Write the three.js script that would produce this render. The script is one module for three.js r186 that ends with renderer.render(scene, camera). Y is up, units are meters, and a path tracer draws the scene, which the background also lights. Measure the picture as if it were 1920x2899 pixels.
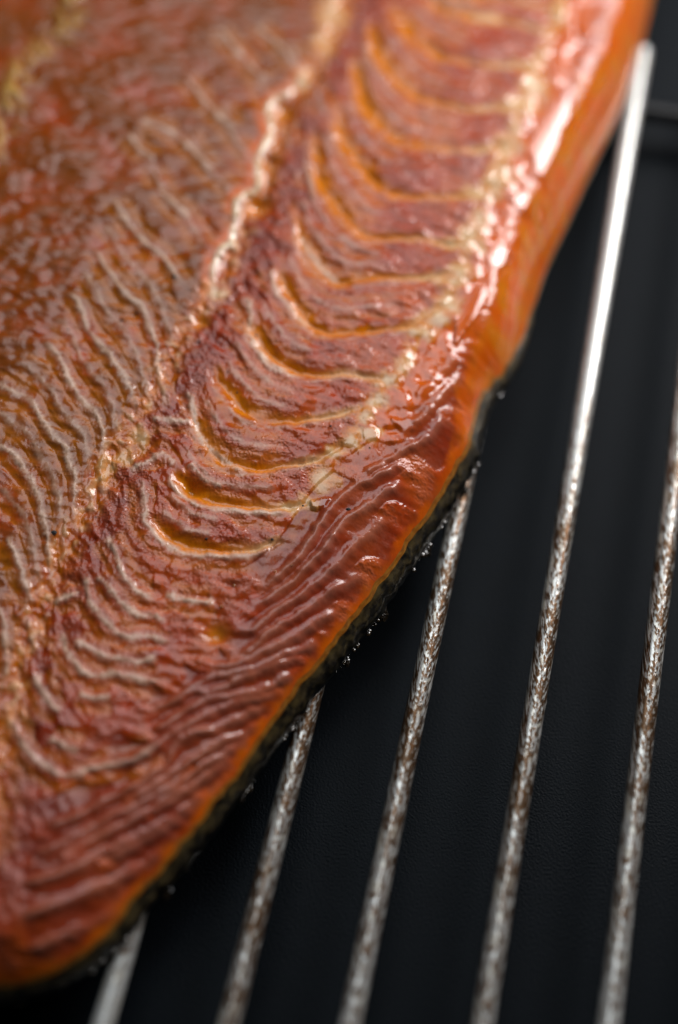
import * as THREE from 'three';
import { RectAreaLightUniformsLib } from 'three/addons/lights/RectAreaLightUniformsLib.js';

// ---------------------------------------------------------------- camera, light, exposure
const scene = new THREE.Scene();
const PITCH = THREE.MathUtils.degToRad(58.6), FOCAL = 4041, CAM_H = 0.249;      // focal length in pixels of the 1920 x 2899 photograph
const camera = new THREE.PerspectiveCamera(2 * Math.atan(1449.5 / FOCAL) * 180 / Math.PI, 1920 / 2899, 0.01, 10);
camera.position.set(0, CAM_H, 0);
camera.lookAt(0, CAM_H - Math.sin(PITCH), -Math.cos(PITCH));
camera.focus = 0.2605;
camera.userData.fStop = 3.5;
scene.background = new THREE.Color().setRGB(0.003, 0.0036, 0.0045);               // the dim room round the table
const renderer = new THREE.WebGLRenderer({ antialias: true });
renderer.toneMapping = THREE.LinearToneMapping;
renderer.toneMappingExposure = 0.68;
renderer.shadowMap.enabled = true;
RectAreaLightUniformsLib.init();
const LAMPS = [                                                                  // added lamps for the two soft sources the rods mirror: a bright one to the right, a wide dim one to the left of it
  { dir: [0.64, 0.57, -0.51], aim: [0.03, 0.03, -0.225], dist: 0.46, w: 0.24, h: 0.24, power: 19, tint: [1, 0.98, 0.985], label: 'added bright softbox in place of a window, on a stand beyond the rack', },
  { dir: [0.03, 0.87, -0.49], aim: [0, 0.03, -0.16], dist: 0.70, w: 0.38, h: 0.62, power: 3.7, tint: [0.88, 0.95, 1], label: 'added wide dim softbox for a second soft source, on a stand beyond the rack', },
];
for (const l of LAMPS) {
  l.v = new THREE.Vector3(...l.dir).normalize(); l.aim = new THREE.Vector3(...l.aim); l.at = l.aim.clone().addScaledVector(l.v, l.dist);
  l.light = new THREE.RectAreaLight(new THREE.Color().setRGB(...l.tint), l.power, l.w, l.h); l.light.position.copy(l.at); l.light.lookAt(l.aim); scene.add(l.light);
}

// ---------------------------------------------------------------- helpers
const { clamp, lerp } = THREE.MathUtils;
const sst = (x, a, b) => { const t = clamp((x - a) / (b - a), 0, 1); return t * t * (3 - 2 * t); };
let seed = 20240611;
const rnd = () => { seed |= 0; seed = seed + 0x6D2B79F5 | 0; let t = Math.imul(seed ^ seed >>> 15, 1 | seed); t = t + Math.imul(t ^ t >>> 7, 61 | t) ^ t; return ((t ^ t >>> 14) >>> 0) / 4294967296; };
const PERM = new Uint8Array(512), GX = new Float32Array(256), GY = new Float32Array(256);
for (let i = 0; i < 256; i++) PERM[i] = i;
for (let i = 255; i > 0; i--) { const j = Math.floor(rnd() * (i + 1)); [PERM[i], PERM[j]] = [PERM[j], PERM[i]]; }
for (let i = 0; i < 256; i++) { PERM[i + 256] = PERM[i]; const a = rnd() * 6.28318; GX[i] = Math.cos(a); GY[i] = Math.sin(a); }
function noise(x, y) {                                                            // gradient noise, about -1 to 1
  const fx = Math.floor(x), fy = Math.floor(y), X = fx & 255, Y = fy & 255, u = x - fx, v = y - fy;
  const a = PERM[PERM[X] + Y], b = PERM[PERM[X + 1] + Y], c = PERM[PERM[X] + Y + 1], d = PERM[PERM[X + 1] + Y + 1];
  const s = u * u * u * (u * (u * 6 - 15) + 10), t = v * v * v * (v * (v * 6 - 15) + 10);
  const n0 = GX[a] * u + GY[a] * v, n1 = GX[b] * (u - 1) + GY[b] * v, n2 = GX[c] * u + GY[c] * (v - 1), n3 = GX[d] * (u - 1) + GY[d] * (v - 1);
  const p = n0 + s * (n1 - n0), q = n2 + s * (n3 - n2);
  return (p + t * (q - p)) * 1.45;
}
const fbm = (x, y, n = 3) => { let s = 0, a = 0.6; for (let i = 0; i < n; i++) { s += a * noise(x, y); x = x * 2.03 + 17.3; y = y * 2.03 - 9.1; a *= 0.55; } return s; };
const taken = {};
const numbered = (n) => { const k = taken[n] = (taken[n] ?? -1) + 1; return k ? `${n}_${String(k).padStart(3, '0')}` : n; };
function mesh(name, geo, mat, parent) { const m = new THREE.Mesh(geo, mat); m.name = parent ? name : numbered(name); m.castShadow = m.receiveShadow = true; (parent ?? scene).add(m); return m; }
function tag(o, label, category, group) { o.userData.label = label; o.userData.category = category; if (group) o.userData.group = group; return o; }
function thing(name, label, category, group) { const g = new THREE.Group(); g.name = numbered(name); scene.add(g); return tag(g, label, category, group); }
function texture(data, w, h, srgb = false) { const t = new THREE.DataTexture(data, w, h, THREE.RGBAFormat); t.magFilter = THREE.LinearFilter; t.minFilter = THREE.LinearFilter; t.wrapS = t.wrapT = THREE.RepeatWrapping; if (srgb) t.colorSpace = THREE.SRGBColorSpace; t.needsUpdate = true; return t; }
const toS = (x) => { x = clamp(x, 0, 1); return 255 * (x <= 0.0031308 ? 12.92 * x : 1.055 * Math.pow(x, 1 / 2.4) - 0.055); };

// a pixel of the photograph gives a ray; the height of what it touches gives the point
const D2S = 1920 / 1568, SP = Math.sin(PITCH), CP = Math.cos(PITCH);
function onPlane(sx, sy, Y) {
  const x = (sx - 960) / FOCAL, y = -(sy - 1449.5) / FOCAL, dy = y * CP - SP, dz = -y * SP - CP, t = (Y - CAM_H) / dy;
  return [x * t, dz * t];
}

// ---------------------------------------------------------------- the black board under the rack
const ROD_R = 0.0019, ROD_Y = 0.0115, ROD_TOP = ROD_Y + ROD_R;
{
  const N = 512, b = new Uint8Array(N * N * 4), c = new Uint8Array(N * N * 4);
  for (let j = 0; j < N; j++) for (let i = 0; i < N; i++) {
    const o = (j * N + i) * 4, wrapN = (s) => { const u = i / N, v = j / N, k = (a, e) => fbm((u + a) * s, (v + e) * s, 3); return k(0, 0) * (1 - u) * (1 - v) + k(-1, 0) * u * (1 - v) + k(0, -1) * (1 - u) * v + k(-1, -1) * u * v; };
    const g = wrapN(150), m = wrapN(9), h = 128 + 95 * g + 20 * m;
    b[o] = b[o + 1] = b[o + 2] = clamp(h, 0, 255); b[o + 3] = 255;
    const k = 1 + 0.18 * m + 0.25 * g; c[o] = toS(0.0032 * k); c[o + 1] = toS(0.0052 * k); c[o + 2] = toS(0.0075 * k); c[o + 3] = 255;
  }
  const bt = texture(b, N, N), ct = texture(c, N, N, true);
  const mat = new THREE.MeshPhysicalMaterial({ map: ct, bumpMap: bt, bumpScale: 0.00022, roughness: 0.5, specularIntensity: 0.16 });
  const g = new THREE.PlaneGeometry(2.4, 2.4); g.rotateX(-Math.PI / 2);
  const uv = g.attributes.uv; for (let i = 0; i < uv.count; i++) uv.setXY(i, uv.getX(i) * 2.4 / 0.06, uv.getY(i) * 2.4 / 0.06);
  const m = mesh('ground', g, mat); m.position.set(0.1, 0, -0.2);
  m.userData.kind = 'structure'; m.userData.label = 'matte black grained board under the wire rack'; m.userData.category = 'board';
}

// ---------------------------------------------------------------- the wire rack
const AZ = THREE.MathUtils.degToRad(12.6), RD = [Math.sin(AZ), -Math.cos(AZ)];     // direction of the rods in x, z
{
  const rack = thing('wire_rack', 'grimy chrome wire cooling rack under the smoked salmon', 'rack');
  const W = 256, H = 2048, LEN = 0.30;
  const col = new Uint8Array(W * H * 4), rm = new Uint8Array(W * H * 4), bp = new Uint8Array(W * H * 4);
  for (let j = 0; j < H; j++) for (let i = 0; i < W; i++) {
    const o = (j * W + i) * 4, y = j / H * LEN * 1000, a = i / W * 2 * Math.PI, cx = Math.cos(a) * 2.1, cy = Math.sin(a) * 2.1, yy = y;
    const per = (fx, fy, k) => fbm(cx * fx + 40 * k, yy * fy + cy * fx * 1.7 + 13 * k, 3);   // runs round the rod without a seam
    const zone = sst(Math.sin((y + 6 * per(0.2, 0.05, 1)) / LEN / 1000 * 2 * Math.PI) + 0.55 * per(0.4, 0.07, 2), -0.25, 0.65);
    const fleck = per(1.5, 0.75, 3) + 0.5 * per(0.3, 0.09, 9), fine = per(3.2, 1.7, 4), pit = per(2.0, 1.3, 5) + 0.3 * per(0.4, 0.12, 10);
    const grime = clamp(sst(fleck + 0.6 * fine, 0.36 - 0.62 * zone, 0.52 - 0.42 * zone), 0, 1) * (0.6 + 0.4 * zone);
    const black = sst(pit + 0.35 * fine, 0.62 - 0.22 * zone, 0.74 - 0.22 * zone);
    const warm = 0.5 + 0.5 * per(1.2, 0.6, 6), wash = sst(per(0.9, 0.35, 8), -0.1, 0.7);
    let r = lerp(0.72, 0.54, wash), g = lerp(0.72, 0.49, wash), b = lerp(0.69, 0.39, wash);
    r = lerp(r, lerp(0.05, 0.20, warm), grime); g = lerp(g, lerp(0.035, 0.09, warm), grime); b = lerp(b, lerp(0.022, 0.032, warm), grime);
    r = lerp(r, 0.016, black); g = lerp(g, 0.014, black); b = lerp(b, 0.013, black);
    col[o] = toS(r); col[o + 1] = toS(g); col[o + 2] = toS(b); col[o + 3] = 255;
    rm[o] = 0; rm[o + 1] = 255 * clamp(0.25 + 0.12 * fine + 0.10 * grime + 0.3 * black + 0.08 * wash, 0.12, 0.9); rm[o + 2] = 255 * clamp(1 - 0.6 * grime - black, 0, 1); rm[o + 3] = 255;
    bp[o] = bp[o + 1] = bp[o + 2] = clamp(110 + 30 * fine * (0.3 + zone) + 60 * grime + 70 * black, 0, 255); bp[o + 3] = 255;
  }
  const ct = texture(col, W, H, true), rt = texture(rm, W, H), bt = texture(bp, W, H);
  const rodMat = (off, dark) => {
    const k = [ct, rt, bt].map((t) => { const c = t.clone(); c.offset.set(0, off); c.needsUpdate = true; return c; });
    return new THREE.MeshStandardMaterial({ map: k[0], roughnessMap: k[1], metalnessMap: k[2], metalness: 1, roughness: 1, bumpMap: k[2], bumpScale: 0.00004, color: dark ? new THREE.Color().setRGB(0.12, 0.11, 0.1) : new THREE.Color(1, 1, 1), ...(dark ? {} : {}) });
  };
  const wire = (r, len, seedOff, nl = 500) => {                                     // a wire along +y with small lumps of baked-on residue
    const nr = 40, pos = [], uv = [], idx = [];
    for (let j = 0; j <= nl; j++) for (let i = 0; i <= nr; i++) {
      const a = i / nr * 2 * Math.PI, y = j / nl * len, ym = y * 1000, c = Math.cos(a), s = Math.sin(a);
      const lump = sst(fbm(c * 1.4 + seedOff, ym * 0.35 + s * 1.4, 3), 0.38, 0.75) * 0.00016 + 0.00003 * noise(c * 2.2 + seedOff, ym * 0.9 + s * 2.2);
      const R = (r + lump) * Math.sqrt(Math.max(0, 1 - Math.pow(Math.max(0, 1 - (len - y) / r), 2))); pos.push(c * R, y, s * R); uv.push(i / nr, y / LEN);
    }
    for (let j = 0; j < nl; j++) for (let i = 0; i < nr; i++) { const p = j * (nr + 1) + i, q = p + nr + 1; idx.push(p, q, p + 1, p + 1, q, q + 1); }
    const g = new THREE.BufferGeometry(); g.setAttribute('position', new THREE.Float32BufferAttribute(pos, 3)); g.setAttribute('uv', new THREE.Float32BufferAttribute(uv, 2)); g.setIndex(idx); g.computeVertexNormals();
    const n = g.attributes.normal;                                                  // close the seam
    for (let j = 0; j <= nl; j++) { const p = j * (nr + 1), q = p + nr, x = n.getX(p) + n.getX(q), y = n.getY(p) + n.getY(q), z = n.getZ(p) + n.getZ(q), l = Math.hypot(x, y, z); n.setXYZ(p, x / l, y / l, z / l); n.setXYZ(q, x / l, y / l, z / l); }
    return g;
  };
  const XS = [-0.1160, -0.0960, -0.0757, -0.0555, -0.0352, -0.0152, 0.0049, 0.0243, 0.0455, 0.0657, 0.0860, 0.1063];   // where each rod crosses z = -0.15
  const tip = onPlane(1497 * D2S, 112 * D2S, ROD_Y), L0 = -0.19, L1 = (tip[0] - 0.0455) * RD[0] + (tip[1] + 0.15) * RD[1];
  const OFF = [0.1, 0.62, 0.33, 0.84, 0.2, 0.71, 0.86, 0.76, 0.79, 0.74, 0.7, 0.1];
  XS.forEach((x, k) => {
    const m = mesh('rod', wire(ROD_R, L1 - L0, 3.1 * k + 1, 620), rodMat(OFF[k], false), rack);
    const along = (t) => [x + RD[0] * t, -0.15 + RD[1] * t], a = along(L0);
    m.position.set(a[0], ROD_Y, a[1]); m.quaternion.setFromUnitVectors(new THREE.Vector3(0, 1, 0), new THREE.Vector3(RD[0], 0, RD[1]));
  });
  const barMat = new THREE.MeshStandardMaterial({ color: new THREE.Color().setRGB(0.035, 0.033, 0.032), roughnessMap: rt, bumpMap: bt, bumpScale: 0.00012, roughness: 1, metalness: 0.35 });
  const p = onPlane(1530 * 1.2245, 264 * 1.2245, ROD_Y - 0.0041), PD = [-RD[1], RD[0]];
  const tBar = (p[0] - 0.0455) * RD[0] + (p[1] + 0.15) * RD[1];
  for (const t of [tBar, -0.165]) {
    const c = [0.0455 + RD[0] * t - PD[0] * 0.045, -0.15 + RD[1] * t - PD[1] * 0.045], m = mesh('cross_bar', wire(0.002, 0.27, 50 + t, 200), barMat, rack);
    m.position.set(c[0] - PD[0] * 0.135, ROD_Y - 0.0041, c[1] - PD[1] * 0.135); m.quaternion.setFromUnitVectors(new THREE.Vector3(0, 1, 0), new THREE.Vector3(PD[0], 0, PD[1]));
    for (const e of [-0.12, 0.12]) {
      const f = mesh('foot', new THREE.CylinderGeometry(0.002, 0.0024, ROD_Y - 0.0041, 20), barMat, rack);
      f.position.set(c[0] + PD[0] * e, (ROD_Y - 0.0041) / 2, c[1] + PD[1] * e);
    }
  }
}

// ---------------------------------------------------------------- the salmon: outline and body
const EDGE_PX = [[1572, -300], [1532, -130], [1508, 0], [1482, 110], [1440, 240], [1388, 350], [1342, 450], [1302, 540], [1265, 620], [1234, 715], [1212, 800], [1180, 870], [1136, 935], [1108, 1005], [1092, 1075], [1056, 1145], [1006, 1225], [948, 1310], [888, 1400], [818, 1490], [742, 1585], [662, 1690], [588, 1790], [516, 1890], [436, 1990], [352, 2085], [272, 2180], [190, 2252], [90, 2298], [-60, 2312], [-300, 2306], [-620, 2290], [-900, 2275]];
const catmull = (pts, n) => { const c = new THREE.CatmullRomCurve3(pts.map((q) => new THREE.Vector3(q[0], 0, q[1])), false, 'centripetal'); return c.getSpacedPoints(n).map((v) => [v.x, v.z]); };
const EDGE = catmull(EDGE_PX.map(([x, y]) => onPlane(x * D2S, y * D2S, ROD_TOP + 0.0012)), 420);
// everything below works in millimetres on a grid that lies flat in x, z
const X0 = -150, X1 = 95, Z0 = -370, Z1 = -40, GW = 1480, GH = 2000, CX = (X1 - X0) / GW, CZ = (Z1 - Z0) / GH;
const EMM = EDGE.map((q) => [q[0] * 1000, q[1] * 1000]);
function segDist(px, pz, a, b) { const dx = b[0] - a[0], dz = b[1] - a[1], t = clamp(((px - a[0]) * dx + (pz - a[1]) * dz) / (dx * dx + dz * dz + 1e-9), 0, 1), ex = px - a[0] - dx * t, ez = pz - a[1] - dz * t; return [Math.hypot(ex, ez), (px - a[0]) * dz - (pz - a[1]) * dx, t]; }
const CG = 6, CW = Math.ceil(GW / CG) + 2, CH = Math.ceil(GH / CG) + 2, edgeD = new Float32Array(CW * CH);
for (let j = 0; j < CH; j++) for (let i = 0; i < CW; i++) {
  const x = X0 + i * CG * CX, z = Z0 + j * CG * CZ; let best = 1e9, side = 1;
  for (let k = 0; k < EMM.length - 1; k++) { const s = segDist(x, z, EMM[k], EMM[k + 1]); if (s[0] < best) { best = s[0]; side = s[1]; } }
  edgeD[j * CW + i] = side > 0 ? -best : best;
}
const sampler = (arr, w, h, cx, cz) => (x, z) => { const u = clamp((x - X0) / cx, 0, w - 1.001), v = clamp((z - Z0) / cz, 0, h - 1.001), i = Math.floor(u), j = Math.floor(v), a = u - i, b = v - j, o = j * w + i; return (arr[o] * (1 - a) + arr[o + 1] * a) * (1 - b) + (arr[o + w] * (1 - a) + arr[o + w + 1] * a) * b; };
const edgeAt = sampler(edgeD, CW, CH, CG * CX, CG * CZ);
const EDGE_SIGN = edgeAt(-60, -180) > 0 ? 1 : -1;
const dEdge = (x, z) => EDGE_SIGN * edgeAt(x, z);
const LEFT_X = -132;
function wallH(z) { return lerp(0.4, 6.6, sst(z, -200, -152)) * lerp(1, 0.62, sst(z, -120, -70)); }
const insetOf = (z) => lerp(0.3, 1.7, sst(z, -200, -152)) + (0.55 * noise(z * 0.13, 3.3) + 0.3 * noise(z * 0.42, 8.1)) * sst(z, -215, -165);                       // how far the flesh stands back from the skin      // height of the skin side above the rack
function bodyH(x, z) {                                                             // smooth thickness of the fillet in millimetres
  const d = Math.max(0, dEdge(x, z)), k = sst(z, -230, -110), T = lerp(19.5, 13.5, sst(z, -200, -70)), w = wallH(z);
  const R = lerp(9.5, 13, k), e = Math.max(0, 1 - d / R), g = 0.66 * (1 - Math.pow(e, 2.2)) + 0.34 * (1 - Math.exp(-d / 26));
  let h = w + (T - w) * g;
  const l = clamp((x - LEFT_X) / 22, 0, 1); h = w + (h - w) * Math.sqrt(Math.max(0, 1 - (1 - l) * (1 - l)));
  return h;
}
function onFish(sx, sy) {                                                          // photo pixel -> x, z in millimetres on the fillet
  let Y = ROD_TOP + 0.014, q;
  for (let i = 0; i < 14; i++) { q = onPlane(sx, sy, Y); Y = lerp(Y, ROD_TOP + bodyH(q[0] * 1000, q[1] * 1000) / 1000, 0.6); }
  return [q[0] * 1000, q[1] * 1000];
}
const K = 960 / 1568, CROP = { A: [0, 0], B: [700, 0], C: [480, 400], D: [0, 500], E: [300, 1300], F: [0, 1500], G: [960, 960], H: [0, 1920] };
function trace(crop, ...n) { const o = CROP[crop], p = []; for (let i = 0; i < n.length; i += 2) p.push(onFish(o[0] + n[i] * K, o[1] + n[i + 1] * K)); return p; }

// ---------------------------------------------------------------- seams and folds read off the photograph
const grooves = [                                                                  // seams between the flakes, ordered along the fish
  trace('B', 800, -140, 870, -60, 950, -30, 1100, -10, 1250, 5, 1400, 30),
  trace('B', 830, -40, 880, 10, 930, 45, 1000, 60, 1080, 75, 1200, 95, 1300, 120, 1400, 150),
  trace('B', 640, -10, 690, 50, 730, 100, 790, 175, 850, 230, 910, 268, 960, 272, 1020, 285, 1100, 300, 1200, 302, 1320, 305),
  trace('B', 555, 60, 575, 140, 600, 220, 640, 290, 690, 350, 740, 400, 800, 440, 860, 465, 930, 480, 1000, 500, 1100, 500, 1190, 490, 1260, 470),
  trace('B', 495, 210, 505, 290, 515, 350, 530, 430, 570, 510, 630, 580, 680, 630, 730, 662, 800, 668, 900, 685, 1000, 695, 1100, 690, 1200, 660, 1290, 620),
  trace('B', 405, 470, 415, 530, 430, 590, 460, 660, 510, 740, 560, 800, 620, 860, 680, 895, 750, 905, 840, 907, 950, 908, 1050, 895, 1110, 860, 1170, 800),
  trace('B', 320, 560, 310, 640, 315, 720, 330, 800, 370, 890, 430, 960, 490, 1030, 540, 1075, 600, 1090, 700, 1095, 800, 1102, 880, 1115, 960, 1130, 1030, 1090, 1070, 1030),
  trace('C', 590, 300, 598, 380, 615, 450, 660, 525, 720, 595, 790, 648, 880, 640, 1000, 630, 1150, 625, 1260, 610, 1350, 580),
  trace('C', 480, 540, 505, 610, 540, 680, 590, 765, 640, 832, 700, 868, 780, 883, 860, 878, 1000, 868, 1110, 850, 1200, 790, 1300, 740),
  trace('C', 345, 770, 360, 830, 420, 930, 500, 1010, 580, 1055, 680, 1078, 790, 1070, 900, 1085, 980, 1100),
  trace('C', 215, 1020, 235, 1110, 290, 1180, 340, 1240, 400, 1275, 480, 1290, 570, 1290, 680, 1275, 790, 1260, 880, 1230),
  trace('C', 100, 1180, 115, 1270, 145, 1345, 190, 1425, 250, 1475, 330, 1500, 420, 1510, 520, 1500, 620, 1485, 720, 1455, 790, 1410),
  trace('E', 310, 20, 335, 75, 385, 130, 445, 172, 520, 192, 620, 206, 740, 222, 850, 222, 920, 200),
  trace('E', 205, 250, 250, 320, 310, 370, 400, 405, 520, 418, 640, 425, 730, 405, 800, 380),
];
const ridges = [                                                                   // pale raised seams, lower flank and the other side of the midline
  trace('E', 395, 10, 430, 70, 500, 108, 550, 125), trace('C', 90, 1150, 110, 1230, 125, 1320, 160, 1390, 230, 1450, 300, 1500, 370, 1540),
  trace('E', 292, 70, 320, 130, 380, 182, 440, 213, 520, 226, 600, 242, 700, 247, 800, 256, 850, 264),
  trace('E', 165, 80, 175, 160, 185, 240, 175, 280, 220, 335, 280, 392, 370, 432, 450, 442, 560, 447, 660, 450, 740, 425),
  trace('F', 490, 20, 530, 100, 570, 210, 640, 280, 720, 335), trace('F', 760, 290, 840, 320, 920, 335, 1000, 320),
  trace('F', 440, 205, 500, 260, 560, 340, 640, 390, 720, 400, 780, 425),
  trace('F', 395, 200, 402, 270, 430, 350, 480, 410, 540, 470, 590, 500, 650, 490, 740, 510, 800, 530),
  trace('F', 280, 455, 300, 540, 350, 620, 400, 668, 470, 680, 530, 665, 600, 682, 680, 700, 760, 690),
  trace('F', 340, 500, 400, 540, 480, 580, 560, 600, 650, 610, 740, 590),
  trace('F', 160, 660, 190, 730, 240, 810, 290, 840), trace('F', 360, 755, 440, 780, 520, 770), trace('F', 225, 960, 300, 1000, 370, 1030),
  trace('F', 25, 760, 52, 870, 90, 970, 150, 1040, 220, 1100, 300, 1130, 380, 1122, 430, 1100, 520, 1086, 610, 1070, 690, 1020, 760, 950),
  trace('F', 240, 332, 300, 302, 375, 280), trace('F', 120, 380, 145, 490, 160, 560), trace('F', 30, 20, 80, 130, 112, 230, 150, 345),
  trace('F', -30, 300, 5, 390, 22, 480, 40, 590, 20, 700),
  trace('D', -60, 1200, 0, 1240, 60, 1280, 110, 1350, 150, 1410, 180, 1480, 200, 1568, 215, 1660, 232, 1780, 243, 1910),
  trace('D', -60, 940, 0, 960, 70, 1000, 140, 1030, 190, 1110, 240, 1190, 300, 1250, 322, 1320, 350, 1400, 342, 1480, 352, 1580, 355, 1680),
  trace('D', 190, 760, 260, 810, 300, 890, 330, 950, 380, 1030, 430, 1080, 470, 1150, 482, 1220, 465, 1330, 470, 1400, 500, 1500),
  trace('D', 310, 530, 370, 590, 400, 690, 440, 750, 500, 810, 540, 870, 590, 950, 620, 1020, 630, 1110),
  trace('D', 430, 320, 480, 400, 550, 500, 600, 560, 660, 610, 690, 690, 730, 790, 732, 880, 750, 980, 780, 1080),
  trace('D', 520, 90, 560, 160, 620, 250, 680, 310, 750, 360, 795, 425, 850, 520), trace('D', 740, 60, 790, 110, 850, 160, 880, 200),
  trace('A', 860, 350, 930, 440, 1020, 540, 1090, 610), trace('A', 640, 560, 760, 590, 860, 660, 940, 740, 1000, 790), trace('A', 600, 620, 650, 690, 720, 740),
  trace('A', 1010, 130, 1100, 230, 1180, 320, 1260, 380), trace('A', 1180, 110, 1260, 180, 1330, 250, 1390, 330),
  trace('D', 1140, 540, 1160, 640, 1150, 700, 1200, 800, 1250, 880, 1330, 910, 1420, 930), trace('D', 870, 980, 890, 1060, 910, 1160, 960, 1250),
  trace('D', 700, 1110, 790, 1120, 890, 1130), trace('D', 590, 1350, 670, 1320, 740, 1275, 790, 1310, 800, 1350), trace('C', 370, 915, 430, 985, 480, 1035, 560, 1068),
  trace('C', 600, 420, 650, 510, 710, 585, 790, 655), trace('C', 470, 580, 490, 690, 540, 745, 600, 810, 660, 860),
];
const RIDGE_MAIN = ridges.length;
{ // fainter seams half way between their neighbours
  const at = (c, t) => { const k = t * (c.length - 1), i = Math.min(c.length - 2, Math.floor(k)), f = k - i; return [lerp(c[i][0], c[i + 1][0], f), lerp(c[i][1], c[i + 1][1], f)]; };
  const up = [16, 18, 19, 20, 21, 22, 23].map((i) => catmull(ridges[i], 30));
  for (let i = 0; i < up.length - 1; i++) for (const f of [0.5]) { const c = []; for (let k = 0; k <= 12; k++) { const a = at(up[i], k / 12), b = at(up[i + 1], k / 12); c.push([lerp(a[0], b[0], f), lerp(a[1], b[1], f)]); } ridges.push(c); }
  for (let i = 0; i < grooves.length - 1; i++) { const p = catmull(grooves[i], 30), q = catmull(grooves[i + 1], 30), n = 6 + (i * 5) % 4; for (const f of i % 3 ? [0.55] : [0.38, 0.7]) { const c = []; for (let k = 1; k <= n; k++) { const a = at(p, k / 12), b = at(q, k / 12); c.push([lerp(a[0], b[0], f), lerp(a[1], b[1], f)]); } ridges.push(c); } }
  const top = catmull(ridges[23], 14), dx = 7.2, dz = -9.5;
  for (const q of [1, 2, 3, 4, 5]) ridges.push(top.map((p, k) => [p[0] + dx * q - 0.6 * k * (q > 2 ? 1 : 0.4), p[1] + dz * q]));
}
const bands = [                                                                    // the close parallel folds of the belly wall, running to the edge
  trace('E', 690, 610, 790, 545, 870, 475, 930, 400, 990, 305, 1060, 205, 1150, 130, 1280, 70, 1400, 5),
  trace('E', 640, 700, 740, 655, 850, 575, 930, 500, 1010, 415, 1055, 350, 1110, 280, 1200, 228, 1300, 150, 1390, 90),
  trace('E', 560, 780, 660, 795, 780, 705, 880, 645, 990, 560, 1080, 480, 1150, 400, 1240, 325, 1310, 240),
  trace('E', 600, 930, 670, 885, 770, 790, 900, 715, 960, 675, 1060, 605, 1130, 570, 1210, 530),
  trace('E', 480, 965, 560, 960, 640, 940, 720, 900, 830, 850, 900, 808, 980, 750, 1090, 700),
  trace('E', 330, 1060, 400, 1050, 490, 1010, 640, 985, 740, 950, 830, 905, 920, 885, 1000, 840),
  trace('E', 180, 1160, 290, 1130, 400, 1070, 480, 1085, 580, 1040, 700, 985, 830, 940, 930, 915),
  trace('E', 200, 1260, 300, 1212, 380, 1160, 470, 1112, 560, 1100, 690, 1085, 800, 1040, 900, 1000),
  trace('E', 0, 1430, 110, 1390, 220, 1340, 300, 1275, 420, 1205, 500, 1170, 600, 1130, 720, 1110, 830, 1060),
  trace('E', 160, 1475, 280, 1405, 330, 1310, 440, 1262, 530, 1245, 640, 1190, 760, 1140),
  trace('E', 110, 1580, 220, 1520, 330, 1440, 440, 1370, 540, 1310, 660, 1270, 740, 1220),
  trace('E', 200, 1640, 330, 1520, 430, 1432, 540, 1380, 620, 1330, 690, 1300),
  trace('F', 200, 1390, 350, 1330, 490, 1250, 620, 1190, 760, 1080), trace('F', 330, 1480, 560, 1370, 780, 1262, 960, 1140, 1090, 1050),
  trace('F', 480, 1540, 700, 1420, 900, 1290, 1060, 1160), trace('H', 120, 820, 300, 760, 480, 660, 700, 560, 900, 420), trace('H', 60, 960, 300, 900, 500, 800, 760, 680, 960, 540),
  trace('H', 60, 1120, 260, 1050, 480, 960, 700, 850, 860, 720), trace('H', 120, 1280, 330, 1180, 520, 1100, 700, 980),
  trace('C', 1060, 1350, 1180, 1260, 1280, 1150, 1360, 1080), trace('C', 880, 1560, 1000, 1480, 1100, 1420, 1200, 1370, 1280, 1270), trace('C', 1130, 1180, 1240, 1090, 1330, 1000),
];
const pearl = [trace('A', 1500, 190, 1440, 290, 1395, 350, 1340, 420, 1300, 436, 1262, 462, 1238, 500, 1252, 560, 1255, 610, 1215, 680, 1190, 740, 1195, 800, 1180, 875, 1140, 890, 1098, 930, 1088, 985, 1080, 1050, 1068, 1115, 1030, 1140, 1005, 1180, 990, 1240, 985, 1300, 990, 1360, 965, 1440, 930, 1520)];
const midline = trace('A', 1640, -120, 1560, 40, 1500, 200, 1420, 340, 1330, 440, 1270, 620, 1210, 850, 1120, 1000, 1040, 1200, 960, 1330, 870, 1470, 790, 1620, 720, 1760, 640, 1880, 540, 2010, 470, 2130, 400, 2290, 310, 2450, 220, 2640, 150, 2820, 60, 3100, 10, 3400, -60, 3900);
const fatLine = trace('B', 1470, -120, 1440, 40, 1400, 150, 1330, 310, 1290, 450, 1220, 640, 1160, 800, 1090, 1010, 1040, 1110, 1000, 1240, 900, 1430, 800, 1530, 715, 1700, 640, 1770, 560, 1900, 440, 2060).concat(trace('E', 960, 150, 900, 290, 820, 400, 690, 560, 590, 700, 460, 800, 400, 900, 280, 1000, 150, 1130, 0, 1260), trace('F', 380, 1130, 250, 1320, 100, 1520));
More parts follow.
